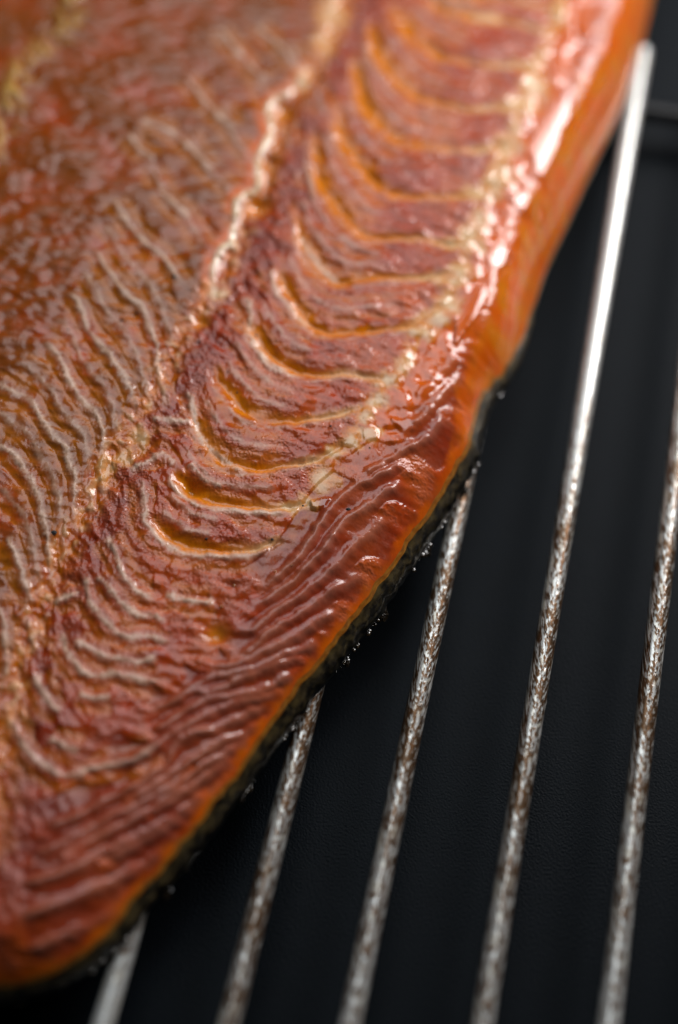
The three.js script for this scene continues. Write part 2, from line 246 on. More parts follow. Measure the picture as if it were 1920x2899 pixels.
const fatBlobs = [['B', 1440, 60, 30, 50], ['B', 1110, 80, 70, 18], ['B', 1300, 300, 40, 22], ['B', 1330, 400, 48, 60], ['B', 1270, 490, 55, 36], ['B', 1230, 500, 60, 20], ['B', 1200, 670, 50, 34], ['B', 1180, 800, 46, 55], ['B', 1060, 900, 60, 24], ['B', 1140, 850, 36, 40], ['B', 1080, 1020, 28, 50], ['B', 1030, 1100, 46, 46], ['B', 960, 1130, 60, 20], ['B', 1085, 1140, 22, 42], ['B', 990, 1265, 40, 40], ['B', 930, 1300, 60, 18], ['B', 930, 1400, 42, 44], ['B', 880, 1470, 40, 42], ['B', 800, 1530, 54, 28], ['C', 1080, 1050, 26, 30], ['C', 1000, 1105, 46, 26], ['C', 1110, 1010, 22, 30], ['C', 960, 1200, 40, 30], ['C', 905, 1265, 28, 22], ['C', 920, 1350, 44, 26], ['C', 850, 1390, 30, 30], ['C', 760, 1440, 40, 20], ['E', 1010, 90, 52, 44], ['E', 940, 200, 34, 26], ['E', 860, 225, 40, 18], ['A', 1400, 350, 26, 40], ['A', 1540, 60, 60, 60], ['A', 1500, 200, 40, 40], ['D', 1000, 530, 40, 26], ['D', 640, 1200, 34, 40], ['D', 570, 1290, 36, 24], ['D', 480, 1360, 26, 60]].map(([c, x, y, a, b]) => { const p = trace(c, x, y)[0], q = trace(c, x + a, y)[0], r = trace(c, x, y + b)[0]; return [p[0], p[1], Math.abs(q[0] - p[0]) + 0.2, Math.abs(r[1] - p[1]) + 0.2]; });
const pools = [                                                                    // wet, level films of brine and oil
  trace('B', 1385, 425, 1440, 392, 1488, 425, 1492, 560, 1455, 612, 1440, 700, 1405, 800, 1385, 862, 1345, 805, 1312, 690, 1330, 595, 1375, 560), trace('B', 1200, 905, 1265, 885, 1335, 915, 1340, 985, 1300, 1005, 1240, 960),
  trace('B', 1105, 1175, 1150, 1140, 1215, 1150, 1215, 1210, 1165, 1250, 1120, 1235), trace('C', 1345, 775, 1400, 690, 1440, 655, 1475, 700, 1435, 800, 1375, 880, 1320, 950, 1318, 870),
  trace('C', 1015, 1265, 1060, 1290, 1105, 1280, 1135, 1335, 1085, 1335, 1030, 1300), trace('C', 885, 1345, 920, 1330, 965, 1345, 960, 1375, 905, 1385), trace('E', 945, 195, 1000, 178, 1045, 185, 1010, 225, 960, 235), trace('B', 1530, 60, 1575, 90, 1590, 180, 1550, 200, 1520, 130),
  trace('B', 1400, 20, 1440, 5, 1470, 40, 1460, 90, 1415, 100),
];
const holes = [['A', 1200, 930, 55], ['A', 1310, 500, 55], ['A', 1250, 740, 40], ['C', 405, 290, 50], ['E', 400, 130, 50], ['F', 1000, 480, 60], ['D', 930, 660, 40]].map(([c, x, y, r]) => { const p = trace(c, x, y)[0], q = trace(c, x + r, y)[0]; return [p[0], p[1], Math.abs(q[0] - p[0])]; });

// ---------------------------------------------------------------- fields on the grid
const NG = GW * GH;
function family(curves, R, closed) {                                               // nearest curve of a family at every cell: signed distance, which, how far along
  const d = new Float32Array(NG).fill(99), id = new Int16Array(NG).fill(-1), u = new Float32Array(NG);
  curves.forEach((c, k) => {
    const P = catmull(c, Math.max(24, c.length * 9)), n = P.length - 1;
    for (let s = 0; s < n; s++) {
      const a = P[s], b = P[s + 1];
      const i0 = Math.max(0, Math.floor((Math.min(a[0], b[0]) - R - X0) / CX)), i1 = Math.min(GW - 1, Math.ceil((Math.max(a[0], b[0]) + R - X0) / CX)), j0 = Math.max(0, Math.floor((Math.min(a[1], b[1]) - R - Z0) / CZ)), j1 = Math.min(GH - 1, Math.ceil((Math.max(a[1], b[1]) + R - Z0) / CZ));
      const dx = b[0] - a[0], dz = b[1] - a[1], l2 = dx * dx + dz * dz;
      for (let j = j0; j <= j1; j++) for (let i = i0; i <= i1; i++) {
        const px = X0 + i * CX - a[0], pz = Z0 + j * CZ - a[1]; let t = (px * dx + pz * dz) / l2; t = t < 0 ? 0 : t > 1 ? 1 : t;
        const ex = px - dx * t, ez = pz - dz * t, q = Math.sqrt(ex * ex + ez * ez), o = j * GW + i;
        if (q < R && q < Math.abs(d[o])) { d[o] = dx * pz - dz * px >= 0 ? q : -q; id[o] = k; u[o] = (s + t) / n; }
      }
    }
  });
  return { d, id, u };
}
const fG = family(grooves, 9), fR = family(ridges, 5), fB = family(bands, 5), fP = family(pearl, 4), fY = family([trace('A', 360, -160, 330, 20, 290, 130, 200, 220, 110, 300, 50, 440, -10, 580, -80, 760)], 9), fM = family([midline], 26), fF = family([fatLine], 30);
const inPoly = (poly, x, z) => { let c = false; for (let i = 0, j = poly.length - 1; i < poly.length; j = i++) if ((poly[i][1] > z) !== (poly[j][1] > z) && x < (poly[j][0] - poly[i][0]) * (z - poly[i][1]) / (poly[j][1] - poly[i][1]) + poly[i][0]) c = !c; return c; };
const polyDist = (poly, x, z) => { let b = 99; for (let i = 0, j = poly.length - 1; i < poly.length; j = i++) b = Math.min(b, segDist(x, z, poly[j], poly[i])[0]); return inPoly(poly, x, z) ? b : -b; };
const poolF = new Float32Array(NG);                                                // 1 inside a wet film
for (const p of pools) {
  const P = catmull([...p, p[0]], 60), xs = P.map((q) => q[0]), zs = P.map((q) => q[1]), i0 = Math.floor((Math.min(...xs) - 1 - X0) / CX), i1 = Math.ceil((Math.max(...xs) + 1 - X0) / CX), j0 = Math.floor((Math.min(...zs) - 1 - Z0) / CZ), j1 = Math.ceil((Math.max(...zs) + 1 - Z0) / CZ);
  for (let j = Math.max(0, j0); j <= Math.min(GH - 1, j1); j++) for (let i = Math.max(0, i0); i <= Math.min(GW - 1, i1); i++) { const x = X0 + i * CX, z = Z0 + j * CZ, o = j * GW + i; poolF[o] = Math.max(poolF[o], sst(polyDist(P, x, z) + 0.35 * noise(x * 1.3, z * 1.3), -0.1, 0.35)); }
}
const height = new Float32Array(NG), zone = new Int16Array(NG);                    // height in mm over the smooth body; which flake or fold
const colour = new Uint8Array(NG * 4), gloss = new Uint8Array(NG * 4), relief = new Uint8Array(NG * 4);
const gs = (x, w) => Math.exp(-(x / w) * (x / w));
const mix3 = (c, d, t) => { c[0] += (d[0] - c[0]) * t; c[1] += (d[1] - c[1]) * t; c[2] += (d[2] - c[2]) * t; };
const RED = [0.52, 0.054, 0.008], RUST = [0.43, 0.070, 0.010], ORANGE = [0.72, 0.22, 0.008], TRIM = [0.80, 0.135, 0.003], AMBER = [0.25, 0.068, 0.004], WINE = [0.21, 0.022, 0.012], CREAM = [0.86, 0.60, 0.32], PEACH = [0.64, 0.115, 0.012], SEAM = [0.74, 0.20, 0.003], PALE = [0.80, 0.53, 0.38], BONE = [0.88, 0.66, 0.40];
for (let j = 0; j < GH; j++) for (let i = 0; i < GW; i++) {
  const o = j * GW + i, x = X0 + i * CX, z = Z0 + j * CZ, de = dEdge(x, z);
  if (de < -3) continue;
  const w1 = 0.45 * noise(x * 0.45, z * 0.45) + 0.2 * noise(x * 1.4 + 9, z * 1.4), big = noise(x * 0.09 + 3, z * 0.09), mid = fbm(x * 0.32, z * 0.32, 3);
  const dm = fM.id[o] < 0 ? 99 : fM.d[o], df = fF.id[o] < 0 ? 99 : fF.d[o];          // midline: + is the left side seen going down, fat line alike
  const left = fM.id[o] < 0 ? (de > 40 ? 1 : 0) : sst(dm + 2 * w1, -1.2, 2.4);
  const trimSide = fF.id[o] < 0 ? (de < 20 ? 1 : 0) : sst(-df + w1, -0.6, 1.4);
  
  let h = 0; const c = RED.slice();
  // flesh hue
  mix3(c, RUST, clamp(0.5 + 0.9 * mid, 0, 1) * 0.6);
  mix3(c, PEACH, (1 - left) * sst(noise(x * 0.11 + 70, z * 0.11) + 0.6 * mid, -0.5, 0.6) * 0.75);
  mix3(c, AMBER, left * clamp(0.8 + 0.5 * big + 0.5 * mid, 0, 1));  // left half: amber flesh, with its shade also darkened into the colour
  mix3(c, WINE, lerp(1, 0.5, left) * clamp(0.26 + 0.6 * mid + 0.3 * big, 0, 0.8));
  const core = fM.id[o] < 0 ? 0 : gs(dm + 5 + 3 * w1, 4.8);
  mix3(c, WINE, core * clamp(0.55 + 0.6 * mid, 0, 0.9));
  let rough = 0.25 + 0.10 * mid, coat = 0.12, wr = 1, sm = 0, wetF = 0;
  // flakes and the seams between them
  if (fG.id[o] >= 0) {
    const d = fG.d[o] + w1 * 0.7, u = fG.u[o], tp = sst(u, 0, 0.16) * (1 - 0.5 * sst(u, 0.82, 1)), ww = 0.55 + (0.85 + 0.4 * sst(z, -195, -240)) * gs(u - 0.34, 0.26) * (1 + 0.5 * noise(x * 0.3, z * 0.3 + 50)) + 0.2 * noise(x * 0.5, z * 0.5 + 80);
    const keep = (1 - left) * tp * (1 - trimSide) * clamp(0.85 + 0.5 * noise(x * 0.25 + 11, z * 0.25), 0.4, 1.1);
    h += keep * (-0.5 * gs(d, ww) + (d > 0 ? 0.2 * Math.exp(-d / 2.6) : -0.1 * Math.exp(d / 1.6)) * (1 - gs(d, ww * 1.1)) + 0.42 * (1 - Math.exp(-Math.abs(d) / 2.4)) - 0.25);
    const seam = gs(d + 0.1, ww * 1.12) * keep;
    mix3(c, SEAM, clamp(seam * 1.4, 0, 1)); rough -= 0.05 * seam; sm = Math.max(sm, 0.95 * seam); coat -= 0.12 * seam;
    mix3(c, PALE, clamp(keep * 0.48 * gs(d - 1.15 * ww - 0.35, 0.42) * (0.75 + 0.6 * noise(x * 0.8 + 3, z * 0.8)), 0, 0.7));
    const end = sst(u, 0.58, 0.92) * gs(d + 0.1, 0.95) * keep; mix3(c, CREAM, clamp(end * 0.8, 0, 1));
  }
  // pale raised seams
  if (fR.id[o] >= 0) {
    const d = fR.d[o] + w1 * 0.7 + 0.24 * noise(x * 2.1 + 4, z * 2.1), u = fR.u[o], tp = sst(u, 0, 0.08) * (1 - sst(u, 0.88, 1)), weak = fR.id[o] >= RIDGE_MAIN ? 0.5 : 1, brk = weak * clamp(0.85 + 0.45 * noise(x * 0.4 + 20, z * 0.4), 0.35, 1.1), ww = 0.62 + 0.3 * noise(x * 0.3 + 5, z * 0.3) + 0.18 * noise(x * 1.1, z * 1.1 + 5);
    h += tp * (lerp(0.24, 0.14, left) * brk * gs(d, ww) - 0.2 * weak * gs(Math.abs(d) - 2.4, 1.3));
    mix3(c, PALE, clamp(tp * brk * gs(d, ww * 0.95) * (0.85 + 0.35 * noise(x * 1.5 + 3, z * 1.5)), 0, 0.86)); mix3(c, ORANGE, tp * 0.35 * gs(Math.abs(d) - 2.2, 1.0)); sm = Math.max(sm, 0.45 * tp * gs(d, ww));
  }
  // belly wall folds
  if (fB.id[o] >= 0) {
    const d = fB.d[o] + w1 * 0.6, u = fB.u[o], tp = sst(u, 0, 0.1) * (1 - sst(u, 0.9, 1)) * sst(de, 1.2, 4.2), bead = clamp(0.95 + 0.35 * noise(x * 0.16 + 7, z * 0.22 + 3), 0.4, 1.3), ww = 0.95 + 0.2 * noise(x * 0.3, z * 0.3 + 30);
    h += tp * (0.72 * bead * gs(d, ww) - 0.25);
    mix3(c, WINE, tp * 0.5); mix3(c, PALE, clamp(tp * 0.14 * bead * gs(d, ww * 0.8), 0, 1)); sm = Math.max(sm, 0.5 * tp); mix3(c, [0.10, 0.012, 0.006], 0.2 * tp * (1 - gs(d, ww)));  // sheen painted pale on the fold crests, troughs tinted darker
  }
  // the belly trim: orange, smooth and fatty towards the edge
  const tw = sst(z, -196, -138), trim = clamp(sst(de - insetOf(z) + lerp(2.2, 0.9, tw) * mid + lerp(1.5, 0.6, tw) * w1, lerp(10, 1.5, tw), lerp(5, 0.0, tw)), 0, 1);
  mix3(c, TRIM, trim * lerp(0.92, clamp(0.45 + 0.7 * noise(x * 0.2, z * 0.2 + 33), 0.05, 0.9), tw)); mix3(c, ORANGE, trim * (1 - 0.7 * tw) * clamp(0.3 + 1.1 * noise(x * 0.35, z * 0.2 + 70), 0, 0.8));
  sm = Math.max(sm, 0.55 * trim);
  if (fF.id[o] >= 0) {
    const wet = gs(df + 4.8, 4.2) * (1 - trim) * sst(z, -128, -165); wetF = wet; rough = lerp(rough, 0.14, wet); mix3(c, TRIM, wet * 0.85); h *= 1 - 0.7 * wet; sm = Math.max(sm, 0.85 * wet * sst(noise(x * 0.25, z * 0.25 + 5), -0.45, 0.05)); coat += 0.4 * wet;
    const fat = gs(df + 2.6 * w1 + 0.8 * mid, 1.2 + 0.6 * noise(x * 0.22, z * 0.22)) * sst(z, -110, -170) * clamp(0.8 + 0.6 * noise(x * 0.3 + 2, z * 0.3), 0.2, 1); mix3(c, ORANGE, clamp(fat * 0.95, 0, 1)); mix3(c, CREAM, clamp(fat * (0.3 + 0.6 * noise(x * 0.2, z * 0.2 + 11)), 0, 0.7) * sst(z, -165, -205)); h += 0.2 * fat * noise(x * 0.3, z * 0.3); sm = Math.max(sm, 0.6 * fat);
  }
  for (const b of fatBlobs) { const ex = (x + 2.6 * w1 - b[0]) / b[2], ez = (z + 1.6 * mid - b[1]) / b[3], q = ex * ex + ez * ez; if (q < 4) { const k = Math.exp(-q * 0.8) * clamp(0.9 + 0.5 * noise(x * 0.4 + 4, z * 0.4), 0, 1.2), m = sst(k, 0.08, 0.95); mix3(c, ORANGE, sst(k, 0.02, 0.4) * 0.7); mix3(c, CREAM, m * 0.66); h += 0.06 * m; sm = Math.max(sm, 0.75 * m); rough -= 0.06 * m; coat += 0.5 * m; } }
  // midline: sunken, amber, with beads of fat; pearly membrane standing in it
  if (fM.id[o] >= 0) {
    const m = gs(dm + 0.8 + 3 * w1, 2.2); h -= 0.55 * m; mix3(c, SEAM, clamp(m * (0.5 + 0.8 * mid), 0, 0.8)); const cr = sst(noise(x * 0.5 + 31, z * 0.5) + 0.3 * mid, 0.1, 0.6) * m; mix3(c, CREAM, cr * 0.4); h += 0.22 * cr; coat += 0.15 * m;
    h -= 0.45 * core; h += core * 0.25 * fbm(x * 0.6, z * 0.6 + 8, 2);
  }
  if (fP.id[o] >= 0) {
    const d = fP.d[o] + w1 * 0.35, u = fP.u[o], tp = sst(u, 0, 0.3) * (1 - sst(u, 0.7, 1)) * clamp(0.7 + 0.7 * noise(x * 0.28 + 8, z * 0.28), 0.15, 1), m = gs(d, 0.7 + 0.25 * noise(x * 0.5, z * 0.5)) * tp; h += 0.38 * m; mix3(c, TRIM, clamp(gs(d - 1.4, 1.3) * tp, 0, 1)); mix3(c, BONE, clamp(m * 1.2, 0, 0.95)); sm = Math.max(sm, m); rough = lerp(rough, 0.2, m); coat += m; h -= 0.5 * gs(d + 2.2, 1.2) * tp;
  }
  for (const b of holes) { const q = Math.hypot(x - b[0], z - b[1]) / b[2]; if (q < 2) { const k = Math.exp(-q * q * 1.2); h -= 0.9 * k; mix3(c, ORANGE, k * 0.8); sm = Math.max(sm, 0.8 * k); rough -= 0.1 * k; } }
  // yellow streak of fat far on the other side of the fish
  if (fY.id[o] >= 0) { const y = gs(fY.d[o] + 3 * w1 + 1.5 * mid, 2.6) * sst(noise(x * 0.4 + 60, z * 0.3) + 0.5 * mid, -0.35, 0.35); mix3(c, [0.66, 0.38, 0.09], y * 0.85); h += 0.6 * y; }
  // half dried surface: puckered dry patches standing a little proud of the smooth waxy flesh, some sheen tinted in
  const steep = fM.id[o] < 0 ? 0 : gs(dm + 6, 8) * (1 - left);
  const rx = x * 0.98 + z * 0.19, rz = -x * 0.19 + z * 0.98, qx = x * 0.55 + z * 0.83, qz = -x * 0.83 + z * 0.55;
  const streak = (ax, az) => 0.62 * fbm(ax * 0.30, az * 0.85, 2) + 0.42 * fbm(ax * 0.95 + 7, az * 2.3, 3);
  const long = 0.7 * fbm(rx * 0.14, rz * 0.62, 2) + 0.34 * fbm(rx * 0.42 + 7, rz * 1.7, 3), sk = lerp(lerp(streak(rx, rz), streak(qx, qz), steep), long, left), sheet = noise(x * 0.12 + 40, z * 0.16) + 0.4 * noise(x * 0.35, z * 0.4 + 20);
  const dry = sst(sk + 0.45 * sheet + lerp(0.16, -0.10, left) - 0.3 * trim, lerp(-0.06, -0.28, left), lerp(0.30, 0.5, left)) * (1 - sm);
  const wk = 0.55 * lerp(fbm(rx * 0.2, rz * 0.42, 2), fbm(qx * 0.2, qz * 0.42, 2), steep) + (0.10 - 0.035 * left) * dry + 0.08 * sk;
  const pw = dry, fineW = lerp(fbm(rx * 1.8, rz * 3.6 + 3, 2), fbm(qx * 1.8, qz * 3.6 + 3, 2), steep) * 0.06 * (0.15 + dry);
  rough += 0.08 * dry - 0.05; mix3(c, PALE, 0.05 * dry);  // the pale tint paints a little sheen into the colour
  const pl = poolF[o];
  wr *= (1 - sm) * (1 - pl) * (1 - 0.22 * left); h = lerp(h, 0.35, pl);
  h += wr * (wk + fineW) + 0.12 * sm * (1 - pl) * wk + wetF * (1 - pl) * (0.42 * noise(x * 0.3, z * 0.22 + 4) + 0.05 * noise(x * 0.9, z * 0.7));
  h += 0.35 * big * (1 - pl) * (1 - trim);
  const edgeFade = sst(de, insetOf(z), insetOf(z) + 1.6); h *= edgeFade;
  height[o] = h;
  // zones for the separate pieces of flesh
  if (trim > 0.72) zone[o] = 1; else if (left > 0.5) { zone[o] = fR.id[o] >= 0 && fR.id[o] > 13 ? 100 + fR.id[o] * 2 + (fR.d[o] > 0 ? 1 : 0) : 2; }
  else if (trimSide > 0.5 && fB.id[o] >= 0) zone[o] = 300 + fB.id[o]; else if (fG.id[o] >= 0) zone[o] = 10 + fG.id[o] + (fG.d[o] > 0 ? 1 : 0); else if (fR.id[o] >= 0) zone[o] = 100 + fR.id[o] * 2 + (fR.d[o] > 0 ? 1 : 0); else if (trimSide > 0.5) zone[o] = 4; else zone[o] = 3;
  if (fP.id[o] >= 0 && Math.abs(fP.d[o]) < 0.9) zone[o] = 5;
  const tint = 1 + 0.16 * mid + 0.1 * noise(x * 2.4, z * 2.4);
  colour[o * 4] = toS(c[0] * tint); colour[o * 4 + 1] = toS(c[1] * tint); colour[o * 4 + 2] = toS(c[2] * tint); colour[o * 4 + 3] = 255;
  rough = lerp(rough, 0.12, pl); coat = lerp(clamp(coat, 0, 1), 1, pl);
  gloss[o * 4] = 255 * clamp(coat, 0, 1); gloss[o * 4 + 1] = 255 * clamp(rough + 0.05 * noise(x * 2, z * 2), 0.08, 0.7); gloss[o * 4 + 2] = 0; gloss[o * 4 + 3] = 255;
  const mb = 128 + wr * pw * 110 * (0.6 * fbm(rx * 1.5, rz * 2.5, 2) + 0.4 * noise(x * 2.8, z * 2.8));
  relief[o * 4] = relief[o * 4 + 1] = relief[o * 4 + 2] = clamp(mb, 0, 255); relief[o * 4 + 3] = 255;
}
const heightAt = sampler(height, GW, GH, CX, CZ);
const zoneAt = (x, z) => zone[clamp(Math.round((z - Z0) / CZ), 0, GH - 1) * GW + clamp(Math.round((x - X0) / CX), 0, GW - 1)];
const uvOf = (x, z) => [((x - X0) / CX + 0.5) / GW, ((z - Z0) / CZ + 0.5) / GH];

// ---------------------------------------------------------------- the salmon: mesh
const fish = thing('smoked_salmon_fillet', 'glossy orange-red smoked salmon fillet lying skin down across the wire rack', 'fish fillet');
{
  const NT = 1050, NS = 640, outer = catmull(EMM, NT), topLeft = [LEFT_X, EMM[0][1]], botLeft = [LEFT_X, EMM[EMM.length - 1][1] - 8];
  const normals = outer.map((e, t) => { const p = outer[Math.max(0, t - 8)], q = outer[Math.min(NT, t + 8)], l = Math.hypot(q[0] - p[0], q[1] - p[1]); let nx = -(q[1] - p[1]) / l, nz = (q[0] - p[0]) / l; if (dEdge(e[0] + nx * 2, e[1] + nz * 2) > dEdge(e[0] - nx * 2, e[1] - nz * 2)) { nx = -nx; nz = -nz; } return [nx, nz]; });
  const rim = outer.map((e, t) => [e[0] - normals[t][0] * insetOf(e[1]), e[1] - normals[t][1] * insetOf(e[1])]);
  const pos = new Float32Array((NT + 1) * (NS + 1) * 3), uv = new Float32Array((NT + 1) * (NS + 1) * 2);
  for (let t = 0; t <= NT; t++) for (let s = 0; s <= NS; s++) {
    const e = rim[t], k = t / NT, L = [lerp(topLeft[0], botLeft[0], k), lerp(topLeft[1], botLeft[1], Math.pow(k, 0.92))], q = s / NS, f = q * (0.72 + 0.28 * q * q);
    const x = lerp(e[0], L[0], f), z = lerp(e[1], L[1], f), o = t * (NS + 1) + s, y = ROD_TOP * 1000 + bodyH(x, z) + heightAt(x, z), w = uvOf(x, z);
    pos[o * 3] = x / 1000; pos[o * 3 + 1] = y / 1000; pos[o * 3 + 2] = z / 1000; uv[o * 2] = w[0]; uv[o * 2 + 1] = w[1];
  }
  const groups = new Map(), all = [], cell = new Int16Array(NT * NS), comp = new Int32Array(NT * NS);
  for (let t = 0; t < NT; t++) for (let q = 0; q < NS; q++) { const a = t * (NS + 1) + q, d = a + NS + 2; cell[t * NS + q] = zoneAt(500 * (pos[a * 3] + pos[d * 3]), 500 * (pos[a * 3 + 2] + pos[d * 3 + 2])); }
  const kinds = [];
  for (let pass = 0; pass < 6; pass++) {                                            // scraps of a piece join their neighbour
    comp.fill(-1); kinds.length = 0; let scraps = 0;
    for (let o = 0; o < cell.length; o++) {
      if (comp[o] >= 0) continue;
      const id = kinds.push(cell[o]) - 1, stack = [o], mine = []; comp[o] = id;
      while (stack.length) { const p = stack.pop(), i = p % NS; mine.push(p); for (const q of [i > 0 ? p - 1 : -1, i < NS - 1 ? p + 1 : -1, p - NS, p + NS]) if (q >= 0 && q < cell.length && comp[q] < 0 && cell[q] === cell[o]) { comp[q] = id; stack.push(q); } }
      if (mine.length < 700) { scraps++; const n = mine[0] > 0 && mine[0] % NS ? cell[mine[0] - 1] : mine[0] >= NS ? cell[mine[0] - NS] : cell[o]; if (n !== cell[o]) for (const p of mine) cell[p] = n; }
    }
    if (!scraps) break;
  }
  for (let t = 0; t < NT; t++) for (let q = 0; q < NS; q++) {
    const a = t * (NS + 1) + q, b = a + 1, c = a + NS + 1, d = c + 1, k = comp[t * NS + q];
    let g = groups.get(k); if (!g) groups.set(k, g = []);
    g.push(a, b, c, b, d, c); all.push(a, b, c, b, d, c);
  }
  const whole = new THREE.BufferGeometry(); whole.setAttribute('position', new THREE.BufferAttribute(pos, 3)); whole.setIndex(all); whole.computeVertexNormals();
  const nor = whole.attributes.normal.array;
  if (nor[(500 * (NS + 1) + 300) * 3 + 1] < 0) { for (let i = 0; i < nor.length; i++) nor[i] = -nor[i]; for (const g of groups.values()) for (let i = 0; i < g.length; i += 3) { const q = g[i + 1]; g[i + 1] = g[i + 2]; g[i + 2] = q; } }
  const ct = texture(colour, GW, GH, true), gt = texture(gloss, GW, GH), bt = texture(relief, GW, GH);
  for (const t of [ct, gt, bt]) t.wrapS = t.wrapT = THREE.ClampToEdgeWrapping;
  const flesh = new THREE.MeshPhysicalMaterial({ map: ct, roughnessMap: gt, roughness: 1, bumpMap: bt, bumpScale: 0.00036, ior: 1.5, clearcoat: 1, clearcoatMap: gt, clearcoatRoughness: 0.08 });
  const emit = (name, list) => {
    const map = new Map(), P = [], N = [], U = [], I = [];
    for (const v of list) { let k = map.get(v); if (k === undefined) { k = map.size; map.set(v, k); P.push(pos[v * 3], pos[v * 3 + 1], pos[v * 3 + 2]); N.push(nor[v * 3], nor[v * 3 + 1], nor[v * 3 + 2]); U.push(uv[v * 2], uv[v * 2 + 1]); } I.push(k); }
    const g = new THREE.BufferGeometry(); g.setAttribute('position', new THREE.Float32BufferAttribute(P, 3)); g.setAttribute('normal', new THREE.Float32BufferAttribute(N, 3)); g.setAttribute('uv', new THREE.Float32BufferAttribute(U, 2)); g.setIndex(I);
    return mesh(name, g, flesh, fish);
  };
  const NAME = (k) => k === 1 ? 'belly_trim' : k === 5 ? 'membrane' : k >= 300 ? 'belly_fold' : k >= 10 ? 'muscle_flake' : 'flesh';
  const LAB = { belly_trim: 'smooth bright orange fatty trim along the edge', membrane: 'pearly white membrane along the midline' };
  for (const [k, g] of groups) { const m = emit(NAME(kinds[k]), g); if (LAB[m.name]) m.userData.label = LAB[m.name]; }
  // the side: a pale line of fat, then the dark wet skin, curling under
  const sidePoint = (t, f) => {                                                     // f: 0 where the flesh ends, 1 on the rods, more underneath
    const e = rim[t], n = normals[t], top = bodyH(e[0], e[1]), ins = insetOf(e[1]), sMm = t * 0.4, n1 = fbm(sMm * 0.28, f * 2.4, 3), n2 = noise(sMm * 1.1, f * 5 + 40), g = Math.min(1, f);
    const rag = sst(f, 0.12, 0.5), out = ins * Math.sin(g * Math.PI * 0.5) + Math.sin(g * Math.PI) * 0.16 * top + (0.32 * n1 + 0.08 * n2) * rag * Math.min(1, top / 3) - (f > 1 ? (f - 1) * 16 : 0);
    const y = f <= 1 ? top * (1 - f) : 0.02;
    return [e[0] + n[0] * out, y, e[1] + n[1] * out, sMm, f * top];
  };
  const side = (name, k0, k1, mat, nk) => {
    const P = [], U = [], I = [];
    for (let t = 0; t <= NT; t++) for (let k = 0; k <= nk; k++) { const q = sidePoint(t, lerp(k0, k1, k / nk)); P.push(q[0] / 1000, ROD_TOP + q[1] / 1000, q[2] / 1000); U.push(q[3] / 20, q[4] / 20); }
    for (let t = 0; t < NT; t++) for (let k = 0; k < nk; k++) { const a = t * (nk + 1) + k, c = a + nk + 1; I.push(a, c, a + 1, a + 1, c, c + 1); }
    const g = new THREE.BufferGeometry(); g.setAttribute('position', new THREE.Float32BufferAttribute(P, 3)); g.setAttribute('uv', new THREE.Float32BufferAttribute(U, 2)); g.setIndex(I); g.computeVertexNormals();
    return mesh(name, g, mat, fish);
  };
  const N = 512, sc = new Uint8Array(N * N * 4), fc = new Uint8Array(N * N * 4);
  for (let j = 0; j < N; j++) for (let i = 0; i < N; i++) {
    const o = (j * N + i) * 4, u = i / N * 20, v = j / N * 20, k = fbm(u * 0.6, v * 1.0, 3), q = fbm(u * 0.5 + 9, v * 3, 3), m = sst(k + 0.3 * q, -0.1, 0.7) , ol = sst(0.6 * fbm(u * 0.25, v * 0.5 + 3, 2) + 0.35 * k + 0.2 - 0.2 * v, -0.5, 0.5);
    sc[o] = toS(lerp(lerp(0.006, 0.05, m), 0.13, ol * 0.8)); sc[o + 1] = toS(lerp(lerp(0.005, 0.038, m), 0.088, ol * 0.8)); sc[o + 2] = toS(lerp(lerp(0.004, 0.016, m), 0.03, ol * 0.8)); sc[o + 3] = 255;
    fc[o] = toS(0.36 + 0.2 * q + 0.1 * k); fc[o + 1] = toS(0.13 + 0.09 * q + 0.06 * k); fc[o + 2] = toS(0.015 + 0.015 * k); fc[o + 3] = 255;
  }
  const skinMat = new THREE.MeshPhysicalMaterial({ map: texture(sc, N, N, true), roughness: 0.3, clearcoat: 0.7, clearcoatRoughness: 0.12 });
  const fatMat = new THREE.MeshPhysicalMaterial({ map: texture(fc, N, N, true), roughness: 0.35, clearcoat: 0.4, clearcoatRoughness: 0.15 });
  side('fat_layer', 0, 0.1, fatMat, 8).userData.label = 'thin ochre layer of fat above the skin';
  side('skin', 0.1, 1.9, skinMat, 40).userData.label = 'dark wet skin along the lower edge';
  // underside resting on the rods
  const U = new THREE.Shape(); rim.filter((_, i) => i % 6 === 0).forEach((e, i) => { const q = rim[Math.min(NT, i * 6)]; const dx = -7; i ? U.lineTo((q[0] + dx * 0.6) / 1000, -(q[1] - 3) / 1000) : U.moveTo((q[0] + dx * 0.6) / 1000, -(q[1] - 3) / 1000); });
  U.lineTo(LEFT_X / 1000, -botLeft[1] / 1000); U.lineTo(LEFT_X / 1000, -topLeft[1] / 1000);
  const ug = new THREE.ShapeGeometry(U); ug.rotateX(-Math.PI / 2); ug.translate(0, ROD_TOP + 0.0001, 0);
  mesh('underside', ug, new THREE.MeshStandardMaterial({ color: new THREE.Color().setRGB(0.012, 0.01, 0.007), roughness: 0.4 }), fish);
  // beads of grease clinging to the skin and to the folds
  const bead = new THREE.SphereGeometry(1, 14, 10), greaseMat = new THREE.MeshPhysicalMaterial({ color: new THREE.Color().setRGB(0.05, 0.03, 0.012), roughness: 0.05, ior: 2.0, clearcoat: 1, clearcoatRoughness: 0.02 });
  const clearMat = new THREE.MeshPhysicalMaterial({ color: new THREE.Color().setRGB(0.5, 0.16, 0.03), ior: 1.7, roughness: 0.06, clearcoat: 1, clearcoatRoughness: 0.02 });
